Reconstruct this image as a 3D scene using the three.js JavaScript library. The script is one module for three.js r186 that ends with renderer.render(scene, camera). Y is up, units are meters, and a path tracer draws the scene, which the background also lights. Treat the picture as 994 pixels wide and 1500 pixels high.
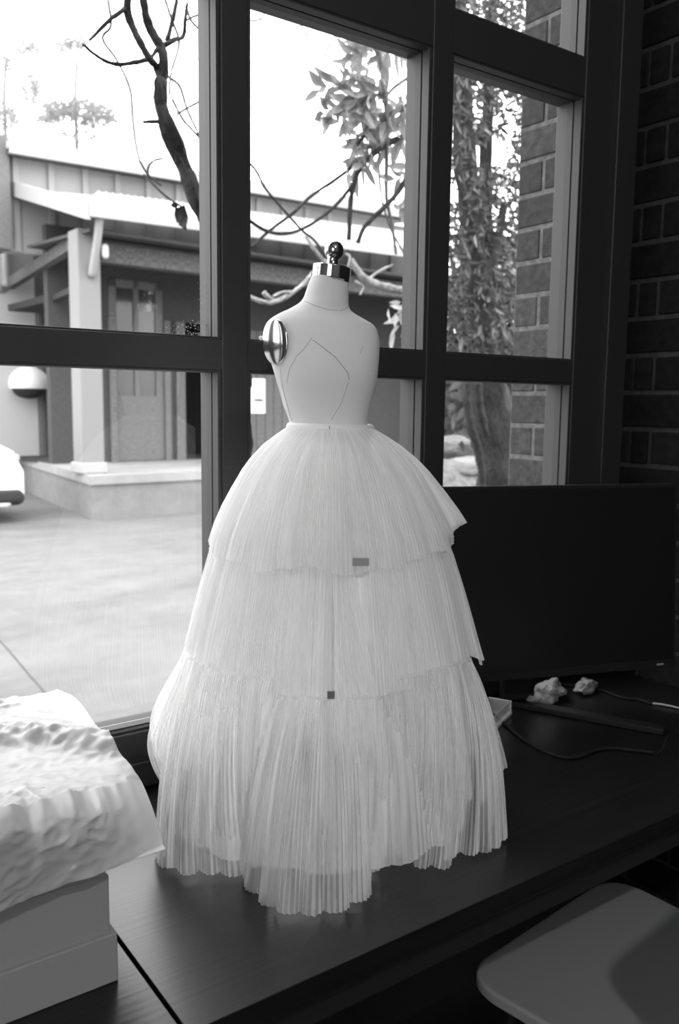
import * as THREE from 'three';
import { RoundedBoxGeometry } from 'three/addons/geometries/RoundedBoxGeometry.js';
import { mergeGeometries } from 'three/addons/utils/BufferGeometryUtils.js';
import { ImprovedNoise } from 'three/addons/math/ImprovedNoise.js';

// ---------------------------------------------------------------- camera, sky, lamp, exposure
const scene = new THREE.Scene();
const W = 994, H = 1500, F = 1254.4;                       // focal length in pixels of the 994 x 1500 frame
const YAW = 0.62106, PITCH = -0.1232, ROLL = 0.01186, EYE = new THREE.Vector3(0, 1.43, 0);
const fwd = new THREE.Vector3(Math.sin(YAW) * Math.cos(PITCH), Math.sin(PITCH), -Math.cos(YAW) * Math.cos(PITCH));
const r0 = new THREE.Vector3(Math.cos(YAW), 0, Math.sin(YAW)), u0 = r0.clone().cross(fwd);
const camR = r0.clone().multiplyScalar(Math.cos(ROLL)).addScaledVector(u0, Math.sin(ROLL));
const camU = u0.clone().multiplyScalar(Math.cos(ROLL)).addScaledVector(r0, -Math.sin(ROLL));
const camera = new THREE.PerspectiveCamera(2 * Math.atan(H / 2 / F) * 180 / Math.PI, W / H, 0.05, 400);
camera.position.copy(EYE);
camera.quaternion.setFromRotationMatrix(new THREE.Matrix4().makeBasis(camR, camU, fwd.clone().negate()));
camera.focus = 1.25; camera.userData.fStop = 6;

const SKY = 6.0;                                            // overcast sky, a little brighter towards the zenith
{
  const w = 64, h = 32, d = new Float32Array(w * h * 4);
  for (let y = 0; y < h; y++) for (let x = 0; x < w; x++) {
    const up = Math.sin(((y + 0.5) / h - 0.5) * Math.PI), v = up > 0 ? 0.8 + 0.4 * up : 0.3;
    d.set([v, v, v, 1], (y * w + x) * 4);
  }
  const sky = new THREE.DataTexture(d, w, h, THREE.RGBAFormat, THREE.FloatType);
  sky.mapping = THREE.EquirectangularReflectionMapping; sky.magFilter = THREE.LinearFilter; sky.needsUpdate = true;
  scene.background = sky; scene.backgroundIntensity = SKY;
}
const LAMP_AT = [0.28, 2.95, 1.05], LAMP_POWER = 5.5;
const renderer = new THREE.WebGLRenderer({ antialias: true });
renderer.toneMapping = THREE.LinearToneMapping;
renderer.toneMappingExposure = 1.0;
renderer.shadowMap.enabled = true;

// ---------------------------------------------------------------- helpers
let seed = 12345;
const rnd = () => { seed = (seed + 0x6d2b79f5) | 0; let t = Math.imul(seed ^ (seed >>> 15), 1 | seed); t = (t + Math.imul(t ^ (t >>> 7), 61 | t)) ^ t; return ((t ^ (t >>> 14)) >>> 0) / 4294967296; };
const rr = (a, b) => a + (b - a) * rnd();
const noise = new ImprovedNoise(), nz = (x, y, z = 0) => noise.noise(x, y, z);
const fbm = (x, y, z = 0) => nz(x, y, z) + 0.5 * nz(2 * x, 2 * y, z + 7) + 0.25 * nz(4 * x, 4 * y, z + 13) + 0.125 * nz(8 * x, 8 * y, z + 23);
const V = (x, y, z) => new THREE.Vector3(x, y, z);
const lerp = THREE.MathUtils.lerp, clamp = THREE.MathUtils.clamp, sstep = THREE.MathUtils.smoothstep;
// a sight line of the photograph, and where it meets a plane of the place
const ray = (px, py) => fwd.clone().addScaledVector(camR, (px - W / 2) / F).addScaledVector(camU, -(py - H / 2) / F);
const onY = (px, py, y) => { const d = ray(px, py); return EYE.clone().addScaledVector(d, (y - EYE.y) / d.y); };
const onZ = (px, py, z) => { const d = ray(px, py); return EYE.clone().addScaledVector(d, (z - EYE.z) / d.z); };

const names = {};
const numbered = (n) => { const k = names[n] = (names[n] ?? -1) + 1; return k ? n + '_' + String(k).padStart(3, '0') : n; };
function tag(o, label, category, group) { o.userData.label = label; if (category) o.userData.category = category; if (group) o.userData.group = group; return o; }
function mesh(name, geo, mat, parent) {
  const g = Array.isArray(geo) ? merge(geo) : geo;
  const m = new THREE.Mesh(g, mat); m.name = parent && parent !== scene ? name : numbered(name);
  m.castShadow = m.receiveShadow = true; (parent || scene).add(m); return m;
}
function thing(name, label, category, pos = [0, 0, 0], turn = 0, group) {
  const o = new THREE.Group(); o.name = numbered(name); o.position.set(...pos); o.rotation.y = turn; scene.add(o);
  return tag(o, label, category, group);
}
function struct(name, geo, mat) { const m = mesh(name, geo, mat, null); m.userData.kind = 'structure'; return m; }
function structGroup(name) { const o = new THREE.Group(); o.name = name; o.userData.kind = 'structure'; scene.add(o); return o; }
function merge(list) {
  const a = list.map((g) => { const q = g.index ? g.toNonIndexed() : g.clone(); for (const k of Object.keys(q.attributes)) if (!['position', 'normal', 'uv'].includes(k)) q.deleteAttribute(k); if (!q.attributes.uv) q.setAttribute('uv', new THREE.BufferAttribute(new Float32Array(q.attributes.position.count * 2), 2)); return q; });
  return mergeGeometries(a);
}
// uv in metres by the way each face looks
function uvm(g0) {
  const g = g0.index ? g0.toNonIndexed() : g0, p = g.attributes.position, n = g.attributes.normal, uv = new Float32Array(p.count * 2);
  for (let i = 0; i < p.count; i += 3) {
    const nx = Math.abs(n.getX(i) + n.getX(i + 1) + n.getX(i + 2)), ny = Math.abs(n.getY(i) + n.getY(i + 1) + n.getY(i + 2)), nzz = Math.abs(n.getZ(i) + n.getZ(i + 1) + n.getZ(i + 2));
    for (let k = i; k < i + 3; k++) {
      const [a, b] = ny >= nx && ny >= nzz ? [p.getX(k), p.getZ(k)] : nx > nzz ? [p.getZ(k), p.getY(k)] : [p.getX(k), p.getY(k)];
      uv[k * 2] = a; uv[k * 2 + 1] = b;
    }
  }
  g.setAttribute('uv', new THREE.BufferAttribute(uv, 2)); return g;
}
// box given by its two corners, edges optionally rounded
function bx(x0, x1, y0, y1, z0, z1, r = 0) {
  const w = Math.abs(x1 - x0), h = Math.abs(y1 - y0), d = Math.abs(z1 - z0);
  const g = r ? new RoundedBoxGeometry(w, h, d, 2, Math.min(r, w / 2.01, h / 2.01, d / 2.01)) : new THREE.BoxGeometry(w, h, d);
  g.translate((x0 + x1) / 2, (y0 + y1) / 2, (z0 + z1) / 2); return uvm(g);
}
// tapering tube through points; radii is a number or a list
function tube(pts, radii, sides = 8, steps, wob = 0, s0 = 0) {
  const c = new THREE.CatmullRomCurve3(pts, false, 'centripetal'), n = steps || Math.max(6, pts.length * 5), fr = c.computeFrenetFrames(n, false);
  const pos = [], idx = [], uv = [];
  for (let i = 0; i <= n; i++) {
    const t = i / n, p = c.getPointAt(t), q = t * (Array.isArray(radii) ? radii.length - 1 : 1), k = Math.min(Math.floor(q), (radii.length || 2) - 2);
    const r = Array.isArray(radii) ? lerp(radii[k], radii[k + 1], q - k) : radii;
    for (let j = 0; j <= sides; j++) {
      const a = j / sides * Math.PI * 2, rw = r * (1 + wob * nz(Math.cos(a) * 1.3 + s0, Math.sin(a) * 1.3, t * n * 0.35));
      const v = p.clone().addScaledVector(fr.normals[i], Math.cos(a) * rw).addScaledVector(fr.binormals[i], Math.sin(a) * rw);
      pos.push(v.x, v.y, v.z); uv.push(j / sides * r * 6.28, t * c.getLength());
    }
  }
  for (let i = 0; i < n; i++) for (let j = 0; j < sides; j++) { const a = i * (sides + 1) + j, b = a + sides + 1; idx.push(a, a + 1, b, b, a + 1, b + 1); }
  for (const [row, flip] of [[0, 0], [n, 1]]) {                      // end caps
    const p = c.getPointAt(row / n), k = pos.length / 3; pos.push(p.x, p.y, p.z); uv.push(0, 0);
    for (let j = 0; j < sides; j++) { const a = row * (sides + 1) + j; flip ? idx.push(k, a, a + 1) : idx.push(k, a + 1, a); }
  }
  const g = new THREE.BufferGeometry();
  g.setAttribute('position', new THREE.Float32BufferAttribute(pos, 3)); g.setAttribute('uv', new THREE.Float32BufferAttribute(uv, 2)); g.setIndex(idx); g.computeVertexNormals(); return g;
}
// sheet through f(u, v) -> [x, y, z]
function sheet(f, nu, nv, closed = false) {
  const pos = [], uv = [], idx = [];
  for (let j = 0; j <= nv; j++) for (let i = 0; i <= nu; i++) { pos.push(...f(i / nu, j / nv)); uv.push(i / nu, j / nv); }
  for (let j = 0; j < nv; j++) for (let i = 0; i < nu; i++) { const a = j * (nu + 1) + i, b = a + nu + 1; idx.push(a, b, a + 1, b, b + 1, a + 1); }
  const g = new THREE.BufferGeometry();
  g.setAttribute('position', new THREE.Float32BufferAttribute(pos, 3)); g.setAttribute('uv', new THREE.Float32BufferAttribute(uv, 2)); g.setIndex(idx); g.computeVertexNormals();
  if (closed) { const n = g.attributes.normal; for (let j = 0; j <= nv; j++) { const a = j * (nu + 1), b = a + nu, v = V(n.getX(a) + n.getX(b), n.getY(a) + n.getY(b), n.getZ(a) + n.getZ(b)).normalize(); n.setXYZ(a, v.x, v.y, v.z); n.setXYZ(b, v.x, v.y, v.z); } }
  return g;
}
// prism over a polygon in plan, [[x, z], ...]
function prism(poly, y0, y1) {
  const s = new THREE.Shape(poly.map(([x, z]) => new THREE.Vector2(x, -z))), g = new THREE.ExtrudeGeometry(s, { depth: y1 - y0, bevelEnabled: false });
  g.rotateX(-Math.PI / 2); g.translate(0, y0, 0); return uvm(g);
}
// a slab between four corners, thickened downwards
function slab(a, b, c, d, t) {
  const lo = [a, b, c, d].map((p) => p.clone().setY(p.y - t)), q = [];
  const quad = (p, r, s, w) => q.push(p, r, s, p, s, w);
  quad(a, b, c, d); quad(lo[3], lo[2], lo[1], lo[0]); quad(lo[0], lo[1], b, a); quad(lo[1], lo[2], c, b); quad(lo[2], lo[3], d, c); quad(lo[3], lo[0], a, d);
  const g = new THREE.BufferGeometry(); g.setAttribute('position', new THREE.Float32BufferAttribute(q.flatMap((p) => [p.x, p.y, p.z]), 3)); g.computeVertexNormals(); return uvm(g);
}

// ---------------------------------------------------------------- materials (a black-and-white picture: every base colour is a grey)
function tex(size, f, rep = 1, srgb = false) {
  const d = new Uint8Array(size * size * 4);
  for (let y = 0; y < size; y++) for (let x = 0; x < size; x++) { const v = clamp(Math.round(f(x / size, y / size) * 255), 0, 255); d.set([v, v, v, 255], (y * size + x) * 4); }
  const t = new THREE.DataTexture(d, size, size); t.wrapS = t.wrapT = THREE.MirroredRepeatWrapping; t.magFilter = THREE.LinearFilter; t.minFilter = THREE.LinearFilter; t.repeat.set(rep, rep); t.needsUpdate = true;
  if (srgb) t.colorSpace = THREE.SRGBColorSpace; return t;
}
const grey = (v) => new THREE.Color().setRGB(v, v, v);
const std = (v, roughness = 0.8, more = {}) => new THREE.MeshStandardMaterial({ color: grey(v), roughness, ...more });
const phy = (v, roughness, more = {}) => new THREE.MeshPhysicalMaterial({ color: grey(v), roughness, ...more });
const grainTex = tex(512, (x, y) => 0.62 + 0.22 * fbm(x * 3, y * 90, 1) + 0.2 * nz(x * 8, y * 160, 5), 1.4);
const roughTex = tex(512, (x, y) => 0.6 + 0.3 * fbm(x * 14, y * 14, 3) + 0.15 * nz(x * 90, y * 90, 2), 3);
const groundTex = tex(1024, (x, y) => 0.78 + 0.16 * fbm(x * 6, y * 14, 3) + 0.1 * nz(x * 40, y * 60, 2) + 0.06 * nz(x * 140, y * 140, 9), 0.12);
const barkTex = tex(256, (x, y) => 0.6 + 0.5 * fbm(x * 14, y * 5, 8), 4);
// net of the pleated tulle: twice as dense where each pleat laps over the next
const net = (thin) => tex(512, (x, y) => { const q = x * 32, i = Math.floor(q), f = q - i, w = 0.42 + 0.16 * nz(i * 0.71, y * 3), k = 0.78 + 0.5 * nz(i * 0.37 + 4, y * 2.2, 3); return (f < w ? 1 : thin) * (thin > 0.6 ? 0.5 + 0.5 * k : k); });
const netTex = net(0.52), softNet = net(0.82); netTex.wrapS = softNet.wrapS = THREE.RepeatWrapping;
const M = {
  frame: phy(0.027, 0.48, { bumpMap: grainTex, bumpScale: 0.0004 }),
  bead: phy(0.027, 0.6),
  glass: phy(1, 0, { transmission: 1, thickness: 0, ior: 1.5 }),
  desk: phy(0.014, 0.28, { map: grainTex, bumpMap: grainTex, bumpScale: 0.0003, ior: 1.5 }),
  deskBase: std(0.008, 0.7),
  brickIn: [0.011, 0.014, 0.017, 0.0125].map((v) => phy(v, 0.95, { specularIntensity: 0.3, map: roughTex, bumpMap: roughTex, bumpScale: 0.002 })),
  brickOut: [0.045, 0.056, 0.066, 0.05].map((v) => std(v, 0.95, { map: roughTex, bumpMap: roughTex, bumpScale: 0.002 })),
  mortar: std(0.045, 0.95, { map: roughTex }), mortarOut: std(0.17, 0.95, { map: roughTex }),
  plaster: std(0.14, 0.9), wallDark: std(0.015, 0.9), ceiling: std(0.2, 0.9), floor: std(0.012, 0.7),
  ground: std(0.148, 0.95, { map: groundTex }),
  linen: std(0.72, 0.95, { bumpMap: tex(256, (x, y) => 0.5 + 0.25 * Math.sin(x * 402) + 0.25 * Math.sin(y * 402) + 0.2 * nz(x * 60, y * 60), 6), bumpScale: 0.0002 }),
  pencil: std(0.3, 0.9), chrome: phy(0.62, 0.12, { metalness: 1 }),
  flounce: phy(0.96, 1, { transmission: 0.5, thickness: 0, transparent: true, opacity: 0.92, alphaMap: netTex, side: THREE.DoubleSide, specularIntensity: 0.2 }),
  tulle: phy(0.96, 1, { transmission: 0.5, thickness: 0, transparent: true, opacity: 0.74, alphaMap: softNet, side: THREE.DoubleSide, specularIntensity: 0.2 }),
  under: phy(0.96, 1, { transmission: 0.5, thickness: 0, transparent: true, opacity: 0.46, alphaMap: softNet, side: THREE.DoubleSide, specularIntensity: 0.2 }),
  lining: phy(0.95, 1, { transmission: 0.45, thickness: 0, transparent: true, opacity: 0.8, alphaMap: softNet, side: THREE.DoubleSide, specularIntensity: 0.2 }),
  edge: phy(0.9, 1, { transmission: 0.45, thickness: 0, transparent: true, opacity: 0.55, side: THREE.DoubleSide, specularIntensity: 0.2 }),
  band: phy(0.86, 0.95, { transmission: 0.2, thickness: 0, side: THREE.DoubleSide }),
  darkTab: std(0.15, 0.8), paleTab: std(0.3, 0.8),
  black: phy(0.01, 0.7, { specularIntensity: 0.4 }), screen: phy(0.008, 0.28), cable: phy(0.01, 0.8, { specularIntensity: 0.3 }), cableLight: std(0.35, 0.5), plate: std(0.3, 0.4),
  card: std(0.29, 0.8), bag: phy(0.42, 0.5, { transmission: 0.2, thickness: 0, side: THREE.DoubleSide, clearcoat: 0.45, clearcoatRoughness: 0.22, ior: 1.5 }), bagLower: phy(0.92, 1, { transmission: 0.3, thickness: 0, side: THREE.DoubleSide }),
  paper: std(0.2, 0.8, { side: THREE.DoubleSide }), clearPlastic: phy(0.8, 0.25, { transmission: 0.75, thickness: 0, side: THREE.DoubleSide }), clearRim: std(0.55, 0.4),
  seat: std(0.26, 0.55), chairLeg: std(0.03, 0.4, { metalness: 0.6 }), cloth: std(0.02, 0.95),
  bark: std(0.03, 0.95, { map: barkTex, bumpMap: barkTex, bumpScale: 0.01 }), litBark: std(0.34, 0.9, { map: barkTex }), twig: std(0.1, 0.9),  // bark of the bright branches: light and flare put into a paler grey
  leaf: [0.13, 0.17, 0.1].map((v) => phy(v, 0.7, { transmission: 0.4, thickness: 0, side: THREE.DoubleSide })),
  shadedLeaf: [0.016, 0.035, 0.01].map((v) => phy(v, 0.6, { transmission: 0.2, thickness: 0, side: THREE.DoubleSide })),  // crown foliage: shade of the backlit leaves put into darker greys
  paleLeaf: phy(0.42, 0.7, { transmission: 0.3, thickness: 0, side: THREE.DoubleSide }),
  hazeTint: phy(0.27, 0.8, { transmission: 0.5, thickness: 0, side: THREE.DoubleSide }),  // far trees: haze put into a paler grey, trunk included
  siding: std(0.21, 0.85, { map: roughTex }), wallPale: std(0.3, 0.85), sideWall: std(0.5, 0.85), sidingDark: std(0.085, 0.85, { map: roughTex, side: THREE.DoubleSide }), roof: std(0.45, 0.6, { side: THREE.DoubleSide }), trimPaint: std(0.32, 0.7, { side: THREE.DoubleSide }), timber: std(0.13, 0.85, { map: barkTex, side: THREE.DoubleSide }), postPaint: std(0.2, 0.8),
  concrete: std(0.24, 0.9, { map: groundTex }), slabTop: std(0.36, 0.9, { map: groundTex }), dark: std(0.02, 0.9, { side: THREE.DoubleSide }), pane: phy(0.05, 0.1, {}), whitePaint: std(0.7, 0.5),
  carPaint: phy(0.7, 0.3, { clearcoat: 1, clearcoatRoughness: 0.05 }), rubber: std(0.02, 0.8), rock: std(0.17, 0.95, { map: roughTex }),
  lampGlow: new THREE.MeshStandardMaterial({ color: grey(0.8), emissive: grey(1), emissiveIntensity: 4 }),
};

// ---------------------------------------------------------------- the room
const ZF = -1.39, ZG = -1.44, XW = 1.884, TABLE = 0.75, GROUND = -0.05;   // front of the window frame, glass, brick wall, desk top, yard
struct('floor', bx(-1.8, 2.1, -0.12, 0, -1.55, 3.3), M.floor);
struct('ceiling', bx(-1.8, 2.1, 3.75, 3.9, -1.6, 3.3), M.ceiling);
struct('wall_back', bx(-1.8, 2.1, 0, 3.75, 3.2, 3.4), M.plaster);
struct('wall_front', [bx(-1.8, 1.88, 0, 0.742, -1.55, -1.41), bx(-1.8, 1.88, 3.66, 3.75, -1.55, -1.41), bx(-1.8, -1.385, 0.742, 3.66, -1.55, -1.41)], M.wallDark);
{ // left wall with its own window, outside the frame
  struct('wall_left', [bx(-1.75, -1.55, 0, 0.8, -1.55, 3.2), bx(-1.75, -1.55, 2.9, 3.75, -1.55, 3.2), bx(-1.75, -1.55, 0.8, 2.9, -1.55, 0.5), bx(-1.75, -1.55, 0.8, 2.9, 2.5, 3.2)], M.plaster);
  const w = structGroup('window_2'); w.position.set(-1.65, 0.8, 1.5);
  mesh('window_frame', [bx(-0.05, 0.05, 0, 0.05, -1, 1), bx(-0.05, 0.05, 2.05, 2.1, -1, 1), ...[-1, -0.35, 0.3, 0.95].map((z) => bx(-0.05, 0.05, 0.05, 2.05, z, z + 0.05))], M.frame, w);
  for (let i = 0; i < 3; i++) { const g = new THREE.PlaneGeometry(0.6, 2.0); g.rotateY(Math.PI / 2); g.translate(0, 1.05, -0.65 + i * 0.65); mesh('pane', g, M.glass, w); }
}
// wall of brick that runs from the room out past the window
{
  const course = 0.0918, y0 = 0.004;
  const wall = structGroup('wall_right');
  const addWall = (parent, zs, mats, outside) => {
    const rest = [];
    for (let k = -1; k < 44; k++) {
      const ya = y0 + k * course + 0.006, yb = ya + course - 0.012;
      if (yb > (outside ? 3.4 : 3.75)) break;
      const cuts = zs(k);
      for (let i = 0; i + 1 < cuts.length; i++) {
        const za = cuts[i] - 0.005, zb = cuts[i + 1] + 0.005;
        if (ya < -0.04 && !outside) continue;
        const inView = outside ? ya > 0.9 && yb < 3.0 : cuts[i] > -1.4 && cuts[i + 1] > -1.399 && cuts[i] < -0.95 + 0.0 && yb > 0.7 && ya < 2.75;
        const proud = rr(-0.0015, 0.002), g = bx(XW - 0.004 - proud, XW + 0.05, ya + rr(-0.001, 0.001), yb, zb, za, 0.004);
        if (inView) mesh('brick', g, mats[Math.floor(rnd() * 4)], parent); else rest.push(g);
      }
    }
    if (rest.length) mesh('brickwork', rest, mats[1], parent).userData.kind = 'stuff';
  };
  mesh('mortar_bed', bx(XW + 0.002, 2.1, 0, 3.75, -1.39, 3.3), M.mortar, wall);
  addWall(wall, (k) => { const o = [-1.392]; let z = -1.392; const seq = k & 1 ? [0.215] : [0.034, 0.058, 0.16, 0.107]; let i = 0; o.length = 0; o.push(z); while (z < 3.0) { z += seq[i % seq.length] * (i ? 1 : 1); if (k & 1) i = 0; else { i++; if (i > 3) i = 3; } o.push(z); } return o.reverse(); }, M.brickIn, false);
  const pier = structGroup('wall_outside');
  mesh('mortar_bed', [bx(XW - 0.001, 2.3, -0.05, 3.4, -1.772, -1.45)], M.mortarOut, pier);
  mesh('far_wall', bx(2.3, 6, -0.05, 3.4, -1.77, -1.6), M.mortarOut, pier);
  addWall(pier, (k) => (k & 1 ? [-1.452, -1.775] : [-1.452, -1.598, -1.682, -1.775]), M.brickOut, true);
}
// the big timber window
const win = structGroup('window_1');
const stiles = [-1.385, -0.865, -0.335, 0.197, 0.732, 1.215].map((x) => [x, x + 0.054]), rails = [[0.752, 0.862], [1.491, 1.547], [2.155, 2.243], [2.85, 2.93], [3.6, 3.66]];
const zb = -1.475;
for (const [a, b] of stiles) mesh('mullion', bx(a, b, 0.75, 3.66, zb, ZF, 0.003), M.frame, win);
mesh('jamb', [bx(1.689, XW - 0.008, 0.742, 3.75, zb, ZF, 0.003), bx(1.8, XW - 0.008, 0.742, 3.75, ZF - 0.02, ZF + 0.012, 0.003)], M.frame, win);
mesh('corner_seal', [tube([V(XW - 0.004, 0.76, ZF + 0.006), V(XW - 0.004, 1.8, ZF + 0.006), V(XW - 0.004, 2.94, ZF + 0.006)], 0.0025, 6, 200, 0.9)], M.mortar, win);
rails.forEach(([a, b], i) => {
  mesh(i ? 'transom' : 'sill', i ? bx(-1.385, 1.69, a, b, zb + 0.001, ZF - 0.001, 0.003) : [bx(-1.385, 1.69, a, b - 0.008, zb, ZF + 0.004, 0.003), bx(-1.385, 1.69, a, 0.8, ZF - 0.02, ZF + 0.012, 0.003)], M.frame, win);
});
mesh('lit_sill_strip', bx(0.25, 1.689, 0.853, 0.8645, -1.43, -1.402, 0.001), M.trimPaint, win);  // pale strip puts the daylight on the sill top into its colour
const cols = [...stiles.slice(0, -1).map((s, i) => [s[1], stiles[i + 1][0]]), [stiles.at(-1)[1], 1.689]];
for (const [xa, xb] of cols) for (let r = 0; r < 4; r++) {
  const ya = rails[r][1], yb = rails[r + 1][0];
  const g = new THREE.PlaneGeometry(xb - xa, yb - ya); g.translate((xa + xb) / 2, (ya + yb) / 2, ZG);
  mesh('pane', g, M.glass, win);
  const list = [], t = 0.007, lay = [[-1.439, -1.419], [-1.4155, -1.3935]];
  for (const [z0, z1] of lay) list.push(bx(xa, xa + t, ya, yb, z0, z1, 0.001), bx(xb - t, xb, ya, yb, z0, z1, 0.001), bx(xa + t, xb - t, yb - t * 0.5, yb, z0, z1, 0.001), bx(xa + t, xb - t, ya, ya + 0.003, z0, z1, 0.001));
  list.push(bx(xa, xa + 0.003, ya, yb, -1.47, -1.441), bx(xb - 0.003, xb, ya, yb, -1.47, -1.441));
  mesh('glazing_bead', list, M.bead, win);
}
{ // specks of old paint on the lower corner of the upper left pane
  const list = []; for (let i = 0; i < 150; i++) { const k = rnd(), g = new THREE.CircleGeometry(rr(0.0004, 0.0013), 5); g.scale(rr(0.6, 1.8), 1, 1); g.translate(0.729 - Math.abs(rr(0, 1) * rr(0, 1)) * 0.09, 1.55 + k * k * 0.03 + 0.001, ZG + 0.0006); list.push(g); }
  for (let i = 0; i < 40; i++) { const g = new THREE.CircleGeometry(rr(0.0003, 0.0009), 5); g.translate(rr(0.71, 0.729), 1.55 + rr(0, 0.13), ZG + 0.0006); list.push(g); }
  mesh('paint_speck', list, M.whitePaint, win).userData.kind = 'stuff';
}

// ---------------------------------------------------------------- the yard and the veranda building
struct('ground', bx(-60, 70, -0.3, GROUND, -90, -1.56), M.ground);
mesh('expansion_joint', [tube([V(1.36, GROUND - 0.002, -6.8), V(1.31, GROUND - 0.002, -5.4), V(1.25, GROUND - 0.002, -4.3), V(1.2, GROUND - 0.002, -2.5)], 0.007, 6, 20)], M.sidingDark, null).userData.kind = 'structure';

const bl = thing('veranda_building', 'low veranda building with white eaves, corner post and raised concrete plinth across the yard', 'building', [3.728, 0, -10.613], 3 * Math.PI / 180);
bl.updateMatrixWorld(true);
const inv = bl.matrixWorld.clone().invert(), eyeB = EYE.clone().applyMatrix4(inv);
const B = (px, py, z) => { const d = ray(px, py).transformDirection(inv); return eyeB.clone().addScaledVector(d, (z - eyeB.z) / d.z); };
const BR = B(613, 450, -2.3).x;                                             // right end of the building
{
  const back = -7;
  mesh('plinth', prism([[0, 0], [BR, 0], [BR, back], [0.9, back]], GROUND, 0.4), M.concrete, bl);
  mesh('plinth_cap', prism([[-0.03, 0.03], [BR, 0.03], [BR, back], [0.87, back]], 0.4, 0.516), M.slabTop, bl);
  const p = B(131, 680, -0.45);
  mesh('post', bx(p.x - 0.15, p.x + 0.15, 0.516, 3.6, -0.62, -0.3, 0.02), M.postPaint, bl);
  mesh('post_base', bx(p.x - 0.18, p.x + 0.18, 0.516, 0.66, -0.65, -0.27, 0.02), M.trimPaint, bl);
  const beamY = B(220, 388, -0.45).y;
  mesh('beam', bx(p.x + 0.14, BR, beamY - 0.05, beamY + 0.2, -0.56, -0.36, 0.01), M.timber, bl);
  // beams that run back along the left side
  for (const [a, b, t] of [[[118, 341], [14, 409], 0.16], [[115, 418], [52, 446], 0.08]]) {
    const q0 = B(a[0], a[1], -0.6), q1 = B(b[0], b[1], -4.3);
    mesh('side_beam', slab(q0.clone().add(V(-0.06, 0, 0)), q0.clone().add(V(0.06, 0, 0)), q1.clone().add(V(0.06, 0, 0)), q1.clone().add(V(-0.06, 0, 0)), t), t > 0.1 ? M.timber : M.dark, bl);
  }
  // veranda roof
  const f0 = B(128, 301, 0.15), f1 = B(602, 360, 0.15), bk0 = B(2, 264, -3.2), bk1 = V(BR + 0.3, 0, -2.3);
  bk1.y = B(560, 332, -2.3).y;
  f1.x = BR + 0.3; const mid0 = B(145, 281, -2.3);
  const rf = mesh('veranda_roof', [slab(f0, f1, bk1, mid0, 0.06), slab(f0, mid0, mid0.clone().add(V(0, 0, -0.9)), bk0, 0.06)], M.roof, bl);
  const gut = []; for (let i = 0; i < 60; i++) { const t = i / 60, a = f0.clone().lerp(f1, t), b = mid0.clone().lerp(bk1, t); gut.push(tube([a.clone().setY(a.y + 0.006), b.clone().setY(b.y + 0.006)], 0.016, 5, 1)); }
  mesh('roof_rib', gut, M.roof, rf).userData.kind = 'stuff';
  mesh('fascia', [slab(f0.clone().add(V(0, 0.02, 0.05)), f1.clone().add(V(0, 0.02, 0.05)), f1.clone().add(V(0, 0.02, 0)), f0.clone().add(V(0, 0.02, 0)), 0.15)], M.trimPaint, bl);
  mesh('rake_board', [slab(f0.clone().add(V(-0.05, 0.03, 0.04)), f0.clone().add(V(0.02, 0.03, 0.04)), bk0.clone().add(V(0.02, 0.03, 0)), bk0.clone().add(V(-0.05, 0.03, 0)), 0.2)], M.trimPaint, bl);
  const soff = f0.y - 0.22;
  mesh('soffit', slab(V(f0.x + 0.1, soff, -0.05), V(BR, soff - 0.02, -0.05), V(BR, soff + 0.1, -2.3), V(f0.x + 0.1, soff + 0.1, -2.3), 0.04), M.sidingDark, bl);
  mesh('downpipe', tube([V(p.x - 0.02, f0.y - 0.1, 0.1), V(p.x, f0.y - 0.4, -0.05), V(p.x + 0.02, beamY - 0.25, -0.28)], 0.05, 10), M.trimPaint, bl);
  const el = B(154, 368, -0.3);
  mesh('eave_lamp', new THREE.CapsuleGeometry(0.045, 0.1, 4, 12).translate(el.x, el.y, el.z), M.whitePaint, bl);
  // wall under the veranda
  const zw = -2.3, wl = 0.35;
  const dx0 = B(160, 500, zw).x, dx1 = B(238, 500, zw).x, dh = B(200, 412, zw).y, ox0 = B(266, 600, zw).x, ox1 = B(345, 600, zw).x;
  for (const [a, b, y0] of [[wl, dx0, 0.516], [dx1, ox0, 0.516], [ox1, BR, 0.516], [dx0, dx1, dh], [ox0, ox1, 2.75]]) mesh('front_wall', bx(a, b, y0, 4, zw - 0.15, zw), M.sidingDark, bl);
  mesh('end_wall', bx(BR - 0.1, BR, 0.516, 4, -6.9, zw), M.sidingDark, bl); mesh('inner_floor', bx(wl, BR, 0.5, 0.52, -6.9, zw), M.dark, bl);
  for (let i = 0; i < 16; i++) { const x = ox1 + 0.06 + i * 0.18; if (x + 0.17 > BR) break; mesh('wall_board', bx(x, x + 0.168, 0.53, 2.7, zw, zw + 0.02, 0.004), M.siding, bl); }
  // timber door left of the dark opening
  const dr = mesh('door', [bx(dx0, dx1, 0.53, 1.55, zw - 0.05, zw + 0.01), bx(dx0, dx0 + 0.12, 1.55, dh, zw - 0.05, zw + 0.01), bx(dx1 - 0.12, dx1, 1.55, dh, zw - 0.05, zw + 0.01), bx(dx0, dx1, dh - 0.12, dh, zw - 0.05, zw + 0.01), bx((dx0 + dx1) / 2 - 0.04, (dx0 + dx1) / 2 + 0.04, 1.55, dh, zw - 0.05, zw + 0.01)], M.siding, bl);
  for (const s of [0, 1]) { const xa = lerp(dx0 + 0.12, (dx0 + dx1) / 2 + 0.04, s), xb = lerp((dx0 + dx1) / 2 - 0.04, dx1 - 0.12, s); mesh('door_pane', bx(xa, xb, 1.55, dh - 0.12, zw - 0.03, zw - 0.02), M.pane, dr); }
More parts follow.
